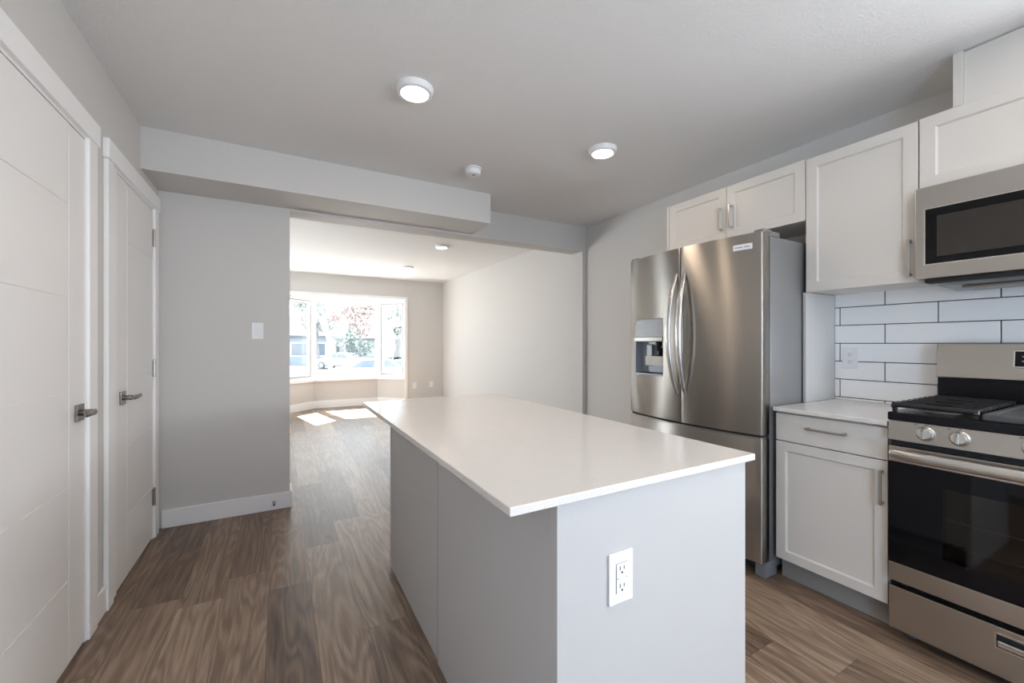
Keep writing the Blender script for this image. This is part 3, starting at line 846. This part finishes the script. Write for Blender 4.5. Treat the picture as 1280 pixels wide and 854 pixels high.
# oven door: steel bottom rail, black glass frame around a see-through window, steel top edge
od = obj('oven_door', MB().box(RX, 2.232, RY0 + .002, RY1 - .002, 0.238, 0.312, 0.002), 'steel_flat', rg)
WY0, WY1, WZ0, WZ1 = 0.135, 0.575, 0.385, 0.655
g = MB()
g.box(RX + .001, 2.232, WY1, RY1 - .002, 0.3125, 0.724).box(RX + .001, 2.232, RY0 + .002, WY0, 0.3125, 0.724)
g.box(RX + .001, 2.232, WY0, WY1, 0.3125, WZ0).box(RX + .001, 2.232, WY0, WY1, WZ1, 0.724)
obj('black_glass', g, 'black_glass', od)
obj('oven_window', MB().box(RX + .001, RX + .004, WY0, WY1, WZ0, WZ1), 'oven_pane', od)
obj('oven_interior', MB().box(2.2325, 2.2345, WY0, WY1, WZ0, WZ1), 'oven_inside', od)
for zr in (0.44, 0.535):
    rk = MB()
    rk.cyl((2.213, (WY0 + WY1) / 2, zr), (0, 1, 0), 0.0022, WY1 - WY0 - .004, 8)
    for q in range(15):
        rk.cyl((2.2205, WY0 + 0.02 + q * 0.0286, zr + .002), (1, 0, 0), 0.0014, 0.022, 6)
    obj('oven_rack', rk, 'rack_wire', od)
obj('door_top_edge', MB().box(RX - .001, 2.232, RY0 + .002, RY1 - .002, 0.7245, 0.789, 0.003), 'steel_flat', od)
hd = MB()
hx = 2.143
ha, hb = RY1 - 0.022, RY0 + 0.022
hd.sweep([(hx, ha, 0.764), (hx, ha - 0.005, 0.764), (hx, 0.6, 0.764), (hx, 0.1, 0.764), (hx, hb + 0.005, 0.764), (hx, hb, 0.764)],
         [(0.017, 0.010), (0.0205, 0.0135), (0.0205, 0.0135), (0.0205, 0.0135), (0.0205, 0.0135), (0.017, 0.010)], up=(0, 0, 1), seg=20)
for yb in (ha - 0.020, hb + 0.020):
    hd.box(hx, RX + .001, yb - 0.016, yb + 0.016, 0.752, 0.777, 0.004)
obj('oven_handle', hd, 'steel_satin', od, True)
# control panel, tilted a little, with five knobs
cp = MB().prism([(RX - 0.002, 0.813), (RX + 0.006, 0.893), (2.236, 0.893), (2.236, 0.813)], 'y', RY0 + .001, RY1 - .001, 0.002)
cpo = obj('control_panel', cp, 'steel_flat', rg)
obj('vent_gap', MB().box(RX + 0.02, 2.2345, RY0 + .004, RY1 - .004, 0.7895, 0.8125), 'dark_gap', rg)
nrm = Vector((-1, 0, 0.1)).normalized()
for yk in (0.622, 0.529, 0.3545, 0.180, 0.087):
    c = Vector((RX + 0.002, yk, 0.855))
    kb = MB().lathe(c, nrm, [(0, 0), (0.0275, 0), (0.0285, 0.004), (0.026, 0.007), (0.0235, 0.009), (0.0225, 0.017), (0.0205, 0.019), (0, 0.019)], 36)
    ko = obj('knob', kb, 'steel_satin', cpo, True)
    kg = MB().box(c.x - 0.036, c.x - 0.015, yk - 0.0062, yk + 0.0062, c.z - 0.0195, c.z + 0.0225, 0.003)
    obj('finger_grip', kg, 'steel_satin', ko)
    mk = MB()
    z_ = 0.8895
    mk.box(RX + 0.0040, RX + 0.0062, yk + 0.024, yk + 0.034, 0.884, 0.8865)
    obj('dial_mark', mk, 'ink', cpo)
    obj('dial_mark', MB().box(RX + 0.0044, RX + 0.0064, yk - 0.005, yk + 0.003, 0.887, 0.889), 'ink', cpo)
    kd = MB().box(c.x - 0.0365, c.x - 0.0355, yk - 0.001, yk + 0.001, c.z + 0.010, c.z + 0.020)
    obj('pointer', kd, 'ink', ko)
# cooktop
obj('cooktop', MB().box(RX - 0.002, 2.74, RY0 - .001, RY1 + .001, 0.8935, 0.926, 0.004), 'black_enamel', rg)
def burner(x, y, r):
    b_ = obj('burner', MB().lathe((x, y, 0.9262), (0, 0, 1), [(0, 0), (r * 1.25, 0), (r * 1.2, 0.004), (r * .95, 0.006), (r * .9, 0.014), (0, 0.014)], 28), 'griddle_iron', rg, True)
    obj('burner_cap', MB().lathe((x, y, 0.9402), (0, 0, 1), [(0, 0), (r, 0), (r, 0.004), (r * .9, 0.007), (0, 0.0075)], 28), 'cast_iron', b_, True)
for x, y, r in ((2.345, 0.612, 0.042), (2.590, 0.612, 0.034), (2.345, 0.097, 0.034), (2.590, 0.097, 0.042)):
    burner(x, y, r)
def grate(y0, y1):
    g = MB(); z = 0.955; x0, x1 = 2.222, 2.715
    for y in (y0 + 0.008, y1 - 0.008):
        g.sweep([(x0, y, z - .012), (x0 + 0.006, y, z), (x1 - .006, y, z), (x1, y, z - .012)], (0.0075, 0.0065), up=(0, 1, 0), seg=8)
    n = 8
    for i in range(n + 1):
        x = x0 + 0.006 + (x1 - x0 - 0.012) * i / n
        if i in (0, n):
            g.sweep([(x, y0 + 0.004, z - 0.002), (x, y1 - 0.004, z - 0.002)], (0.010, 0.0085), up=(0, 0, 1), seg=12)
        elif i % 2 == 1:
            g.box(x - 0.0045, x + 0.0045, y0 - 0.001, y0 + 0.085, z - 0.006, z + 0.007, 0.002)
            g.box(x - 0.0045, x + 0.0045, y1 - 0.085, y1 + 0.001, z - 0.006, z + 0.007, 0.002)
        else:
            g.box(x - 0.0045, x + 0.0045, y0 - 0.001, y1 + 0.001, z - 0.006, z + 0.007, 0.002)
    for x in (x0 + .012, x1 - .012):
        for y in (y0 + 0.010, y1 - 0.010):
            g.box(x - 0.008, x + 0.008, y - 0.007, y + 0.007, 0.9262, z - 0.003, 0.002)
    return obj('grate', g, 'cast_iron', rg)
grate(0.486, 0.738)
grate(-0.029, 0.222)
gd = MB().box(2.222, 2.715, 0.228, 0.480, 0.9262, 0.950, 0.004)
go = obj('griddle', gd, 'griddle_iron', rg)
cut(go, MB().box(2.245, 2.690, 0.246, 0.462, 0.942, 0.99))
# backguard
bgd = obj('backguard', MB().prism([(2.742, 0.926), (2.742, 1.055), (2.828, 1.055), (2.828, 0.80), (2.80, 0.80), (2.80, 0.926)], 'y', RY0 + .001, RY1 - .001), 'black_enamel', rg)
obj('backguard_panel', MB().prism([(2.727, 1.050), (2.747, 1.204), (2.752, 1.207), (2.828, 1.207), (2.828, 1.0555), (2.742, 1.0555), (2.742, 1.046), (2.730, 1.046)], 'y', RY0, RY1, 0.002), 'steel_flat', rg)
tl = Matrix.Rotation(math.atan2(0.020, 0.154), 4, 'Y')
def on_panel(mb, y0, y1, h0, h1, d0, d1, bev=0):
    t_ = MB().box(-d1, -d0, y0, y1, h0, h1, bev)
    bmesh.ops.transform(t_.bm, matrix=Matrix.Translation((2.727, 0, 1.050)) @ tl, verts=t_.bm.verts)
    me = bpy.data.meshes.new('t'); t_.bm.to_mesh(me); t_.bm.free(); mb.bm.from_mesh(me); bpy.data.meshes.remove(me)
    return mb
dsf = obj('display_frame', on_panel(MB(), 0.208, 0.502, 0.052, 0.130, -0.002, 0.0022, 0.0018), 'steel_bright', rg)
obj('display', on_panel(MB(), 0.2145, 0.4955, 0.0585, 0.1235, 0.0, 0.0034, 0.001), 'black_glass', dsf)
for hh in (0.078, 0.098):
    for q in range(3):
        obj('key', on_panel(MB(), 0.464 - q * 0.03, 0.476 - q * 0.03, hh, hh + 0.006, 0.003, 0.0037), 'dispenser_grey', dsf)

# ------------------------------------------------------------------ microwave
mw = thing('microwave', 'stainless over-the-range microwave with dark glass window', 'microwave', (2.65, 0.355, 1.47))
MX = 2.464
MZ0, MZ1 = 1.489, 1.891
obj('body', MB().box(MX + 0.03, XR - 0.0105, RY0, RY1 - .002, 1.478, MZ1, 0.002), 'microwave_underside', mw)
mdoor = obj('door', MB().box(MX, MX + 0.0295, 0.17, RY1 - .002, MZ0, MZ1, 0.003), 'steel_flat', mw)
cut(mdoor, MB().box(MX - .01, MX + 0.006, 0.225, 0.704, 1.549, 1.794))
e_ = MB(); t = 0.004
e_.box(MX - 0.001, MX + .004, 0.704 - t, 0.704 + .001, 1.549, 1.794).box(MX - 0.001, MX + .004, 0.225, 0.229, 1.549, 1.794)
e_.box(MX - 0.001, MX + .004, 0.229, 0.700, 1.548, 1.552).box(MX - 0.001, MX + .004, 0.229, 0.700, 1.791, 1.795)
obj('window_trim', e_, 'steel_bright', mdoor)
wg = obj('door_glass', MB().box(MX + .002, MX + .006, 0.229, 0.700, 1.552, 1.791), 'black_glass', mdoor)
obj('window_screen', MB().box(MX + .0014, MX + .003, 0.275, 0.664, 1.582, 1.757), 'window_mesh', wg)
obj('door_handle', MB().box(MX - 0.04, MX - 0.026, 0.188, 0.206, 1.53, 1.85, 0.004).box(MX - .03, MX + .001, 0.190, 0.204, 1.535, 1.555, .002).box(MX - .03, MX + .001, 0.190, 0.204, 1.825, 1.845, .002), 'steel_bright', mdoor)
obj('keypad', MB().box(MX + .001, MX + 0.0295, RY0, 0.167, MZ0, MZ1, 0.003), 'black_glass', mw)
# underside: front vent, sloping tray with filter and lamp
un = MB().box(MX + 0.012, MX + 0.075, RY0 + .02, RY1 - .03, 1.4715, 1.4885, 0.003)
obj('vent_grille', un, 'dark_gap', mw)
tr = MB().prism([(MX + 0.078, 1.4775), (MX + 0.10, 1.462), (XR - 0.07, 1.452), (XR - 0.03, 1.4775)], 'y', RY0 + .03, RY1 - .055, 0.003)
ut = obj('underside_tray', tr, 'microwave_underside', mw)
obj('grease_filter', MB().box(MX + 0.13, MX + 0.29, 0.40, 0.62, 1.4485, 1.4575, 0.002), 'rack_wire', ut)

# ------------------------------------------------------------------ ceiling fittings
def ceiling_light(label, loc, first=None):
    x, y = loc
    root = thing('ceiling_light', label, 'ceiling light', (x, y, ZC), 'ceiling lights')
    obj('trim_ring', MB().lathe((x, y, ZC - 0.0005), (0, 0, -1), [(0, 0), (0.089, 0), (0.089, 0.006), (0.083, 0.026), (0.075, 0.031), (0.066, 0.030), (0.065, 0.026), (0, 0.026)], 48), 'plastic_white', root, True)
    obj('diffuser', MB().lathe((x, y, ZC - 0.0267), (0, 0, -1), [(0, 0), (0.0645, 0), (0.0645, 0.003), (0.056, 0.0052), (0, 0.006)], 48), 'diffuser', root, True)
    return root
def led(x, y):
    return add_light('led_lamp', 'AREA', (x, y, ZC - 0.036), LED, LED_COL, aim=(0, 0, -1), shape='DISK', size=0.13)
places = [((0.569, 1.985), 'round white ceiling light above the bulkhead side of the island'),
          ((1.795, 2.025), 'round white ceiling light in front of the refrigerator'),
          ((1.780, 5.005), 'round white ceiling light in the living room closer to the opening'),
          ((1.795, 6.650), 'round white ceiling light in the living room closer to the bay window')]
cl0 = ceiling_light(places[0][1], places[0][0]); led(*places[0][0])
for (x, y), lab in places[1:]:
    dup(cl0, (x, y, ZC), lab); led(x, y)
for x, y in ((0.569, 0.15), (1.795, 0.15)):      # assumed second row, unseen above the camera, added to light tiles and counter
    dup(cl0, (x, y, ZC), 'assumed round white ceiling light of an unseen row above the camera'); led(x, y)
sm = thing('smoke_detector', 'round white smoke detector on the kitchen ceiling near the bulkhead', 'smoke detector', (1.192, 2.700, ZC))
obj('base_plate', MB().lathe((1.192, 2.700, ZC - 0.0005), (0, 0, -1), [(0, 0), (0.062, 0), (0.062, 0.006), (0.054, 0.010), (0, 0.010)], 40), 'plastic_white', sm, True)
obj('sensor_body', MB().lathe((1.192, 2.700, ZC - 0.0107), (0, 0, -1), [(0, 0), (0.055, 0), (0.055, 0.024), (0.050, 0.034), (0.032, 0.037), (0, 0.037)], 40), 'plastic_white', sm, True)
obj('test_button', MB().lathe((1.192, 2.688, ZC - 0.0477), (0, 0, -1), [(0, 0), (0.011, 0), (0.010, 0.002), (0, 0.003)], 20), 'dispenser_grey', sm, True)

# ------------------------------------------------------------------ the street beyond the bay window
GZ = -1.08
struct('ground', MB().box(-40, 60, 8.9, 90, GZ - 0.3, GZ), 'lawn')
plain('bounce_paving', (0.62, 0.61, 0.59), 0.9, vary=0.06)
struct('bounce_slab', MB().box(-8, 12, 8.95, 17.0, GZ - 0.25, GZ + 0.012), 'bounce_paving')  # unseen pale slab added to bounce sunlight up to the living room ceiling
struct('street', MB().box(-40, 60, 19.5, 45, GZ - 0.2, GZ + 0.01), 'asphalt')
struct('sidewalk', MB().box(-40, 60, 17.2, 19.3, GZ - 0.2, GZ + 0.03), 'concrete')

def car(name, label, loc, rotz, paint, L=4.6, H=1.46, suv=False):
    root = thing(name, label, 'car', loc)
    OFF[root.name] = Vector()
    W = 0.88
    if not suv:
        prof = [(-L/2, .35), (-L/2, .78), (-L/2 + .12, .92), (-L/2 + .75, 1.0), (-L/2 + 1.25, H - .06), (-L/2 + 1.7, H), (.35, H), (.75, H - .06), (1.30, .98), (L/2 - .25, .82), (L/2, .66), (L/2, .30), (L/2 - .3, .22), (-L/2 + .2, .25)]
    else:
        prof = [(-L/2, .45), (-L/2, 1.05), (-L/2 + .15, 1.15), (-L/2 + .45, H - .06), (-L/2 + .75, H), (.45, H), (.75, H - .06), (1.15, 1.12), (L/2 - .2, 1.0), (L/2, .80), (L/2, .40), (L/2 - .3, .30), (-L/2 + .2, .32)]
    b = MB().prism(prof, 'y', -W, W, 0.07, 3)
    for v in b.bm.verts:
        if v.co.z > 0.98: v.co.y *= 1 - 0.22 * (v.co.z - 0.98) / (H - 0.98)
    obj('body', b, paint, root, True)
    zb = 1.0 if not suv else 1.16
    if not suv: gp = [(-L/2 + .92, zb), (-L/2 + 1.36, H - .10), (.42, H - .10), (1.06, zb)]
    else: gp = [(-L/2 + .35, zb), (-L/2 + .58, H - .10), (.5, H - .10), (.98, zb)]
    for s in (-1, 1):
        g = MB()
        ya = lambda z: s * (W * (1 - 0.22 * (z - 0.98) / (H - 0.98)) + 0.004)
        half = [gp[0], gp[1], ((gp[1][0] + gp[2][0]) / 2 - .04, gp[1][1]), ((gp[0][0] + gp[3][0]) / 2 - .04, gp[0][1])]
        half2 = [((gp[0][0] + gp[3][0]) / 2 + .04, gp[0][1]), ((gp[1][0] + gp[2][0]) / 2 + .04, gp[1][1]), gp[2], gp[3]]
        for h in (half, half2):
            bb = bmesh.new()
            f1 = [bb.verts.new((x, ya(z), z)) for x, z in h]
            f2 = [bb.verts.new((x, ya(z) - s * 0.03, z)) for x, z in h]
            bb.faces.new(f1); bb.faces.new(f2[::-1])
            for i in range(4): bb.faces.new((f1[i], f2[i], f2[(i + 1) % 4], f1[(i + 1) % 4]))
            bmesh.ops.recalc_face_normals(bb, faces=bb.faces[:])
            g = MB(); g._merge(bb)
            obj('side_window', g, 'car_glass', root)
    for x in (-L/2 + .85, L/2 - .9):
        for s in (-1, 1):
            wh = obj('wheel', MB().cyl((x, s * (W - .06), .33), (0, 1, 0), .33, .2, 24, bev=.04), 'rubber', root, True)
            obj('hubcap', MB().cyl((x, s * (W + .045), .33), (0, 1, 0), .2, .02, 20), 'car_silver', wh)
    root.rotation_euler = (0, 0, rotz)
    return root
car('parked_car', 'white car parked across the street edge outside the middle window', (4.25, 24.0, GZ + .01), R(180), 'car_white', 4.7, 1.46)
car('parked_car', 'silver car parked farther off behind the bare tree trunk', (4.75, 40.5, GZ + .01), R(140), 'car_silver', 4.4, 1.45)
car('parked_car', 'blue tall car seen through the casement toward the outlets', (9.3, 31.0, GZ + .01), R(175), 'car_blue', 4.7, 1.85, True)
car('parked_car', 'white car partly seen through the casement next to the partition', (-1.45, 22.5, GZ + .01), R(0), 'car_white', 4.7, 1.46)

def tree(name, label, loc, h, trunk_r, crown, leaf, n_leaf, seed, lsize=0.16, fork=0.45):
    rn = random.Random(seed)
    root = thing(name, label, 'tree', loc, 'trees outside the bay window')
    OFF[root.name] = Vector()
    tm_ = MB(); tips = []
    def limb(p, d, ln, r, depth):
        pts = [p]; rr = [(r, r)]
        q = p.copy()
        for i in range(4):
            d = (d + Vector((rn.uniform(-.12, .12), rn.uniform(-.12, .12), 0.03))).normalized()
            q = q + d * ln / 4
            pts.append(q.copy()); s = r * (1 - 0.45 * (i + 1) / 4); rr.append((s, s))
        tm_.sweep(pts, rr, up=(1, 0.3, 0), seg=7)
        if depth == 0:
            tips.append(q); return
        for k_ in range(3 if depth > 1 else 2):
            a = rn.uniform(0, 6.28); tilt = rn.uniform(.35, .8)
            nd = (d + Vector((math.cos(a) * tilt, math.sin(a) * tilt, rn.uniform(-.05, .3)))).normalized()
            limb(pts[-1 - (k_ % 2)], nd, ln * rn.uniform(.55, .75), r * .5, depth - 1)
    limb(Vector((0, 0, 0)), Vector((0, 0, 1)), h * fork, trunk_r, 3)
    obj('trunk', tm_, 'bark', root, True)
    f = bmesh.new()
    cx, cz, rx, rz = crown
    for i in range(n_leaf):
        if rn.random() < .5 and tips:
            c = rn.choice(tips) + Vector((rn.gauss(0, .35), rn.gauss(0, .35), rn.gauss(0, .3)))
        else:
            while True:
                v = Vector((rn.uniform(-1, 1), rn.uniform(-1, 1), rn.uniform(-1, 1)))
                if .3 < v.length < 1: break
            c = Vector((cx + v.x * rx, v.y * rx, cz + v.z * rz))
        s = lsize * rn.uniform(.6, 1.3)
        a = Vector((rn.gauss(0, 1), rn.gauss(0, 1), rn.gauss(0, 1))).normalized()
        b_ = a.orthogonal().normalized()
        f.faces.new([f.verts.new(c + a * s), f.verts.new(c + b_ * s * .55), f.verts.new(c - a * s), f.verts.new(c - b_ * s * .55)])
    mb = MB(); mb.bm.free(); mb.bm = f
    obj('foliage', mb, leaf, root)
    return root
tree('street_tree', 'grey tree with a slim bare trunk just outside the middle window', (1.66, 16.0, GZ), 7.2, 0.11, (0.0, 5.0, 1.8, 1.4), 'leaf_grey', 1500, 3, 0.10)
tree('street_tree', 'pinkish leafed tree beyond the parked cars', (5.6, 36.0, GZ), 6.2, 0.14, (0.0, 4.4, 1.9, 1.7), 'leaf_pink', 2600, 5, 0.15)
tree('street_tree', 'small dark green tree beneath the pinkish tree', (5.2, 33.0, GZ), 3.0, 0.07, (0.0, 2.0, 1.1, 0.7), 'leaf_green', 700, 8, 0.12, 0.5)
tree('street_tree', 'green tree hanging into the casement toward the outlets', (5.05, 19.0, GZ), 5.6, 0.09, (-0.1, 3.6, 0.85, 1.0), 'leaf_green', 420, 11, 0.11)
tree('street_tree', 'grey green tree in front of the blue house', (3.3, 44.0, GZ), 7.0, 0.14, (0.0, 4.6, 1.8, 1.3), 'leaf_grey', 2200, 14, 0.17)

def house(label, x0, x1, y, h, siding, roof_h, garage=None, wins=()):
    root = thing('house', label, 'house', ((x0 + x1) / 2, y, GZ))
    z0 = GZ
    m = MB().box(x0, x1, y, y + 8, z0, z0 + h)
    zz = z0 + 0.2
    while zz < z0 + h - .1:
        m.box(x0 - .02, x1 + .02, y - .02, y, zz, zz + .13); zz += .2
    obj('walls', m, siding, root)
    obj('roof', MB().prism([(y - .5, z0 + h - .02), (y + 4, z0 + h + roof_h), (y + 8.5, z0 + h - .02), (y + 8.5, z0 + h - .2), (y - .5, z0 + h - .2)], 'x', x0 - .5, x1 + .5), 'shingle', root)
    for wx, wz, ww, wh in wins:
        f_ = obj('window', MB().box(wx - .1, wx + ww + .1, y - .08, y - .02, z0 + wz - .1, z0 + wz + wh + .1), 'vinyl_white', root)
        obj('pane', MB().box(wx, wx + ww, y - .10, y - .075, z0 + wz, z0 + wz + wh), 'car_glass', f_)
    if garage:
        gx, gw = garage
        g = MB()
        for i in range(4): g.box(gx, gx + gw, y - .09, y - .02, z0 + .05 + i * .55, z0 + .57 + i * .55, .02)
        obj('garage_door', g, 'siding_white', root)
    return root
house('blue grey house with a grey roof across the street', -7.0, 4.9, 50.0, 3.2, 'siding_blue', 2.2, (-5.5, 4.0), ((1.0, 1.0, 1.8, 1.3), (3.4, 1.0, 0.9, 1.3)))
house('white sided house across the street behind the pinkish tree', 6.2, 12.6, 54.0, 3.0, 'siding_white', 1.9, (9.4, 2.8), ((6.9, 1.0, 1.6, 1.2),))
house('beige house across the street behind the blue car', 13.6, 24.0, 50.0, 4.6, 'siding_beige', 2.0, None, ((14.4, 1.0, 1.6, 1.3), (17.5, 1.0, 1.6, 1.3), (14.4, 3.0, 1.4, 1.0)))
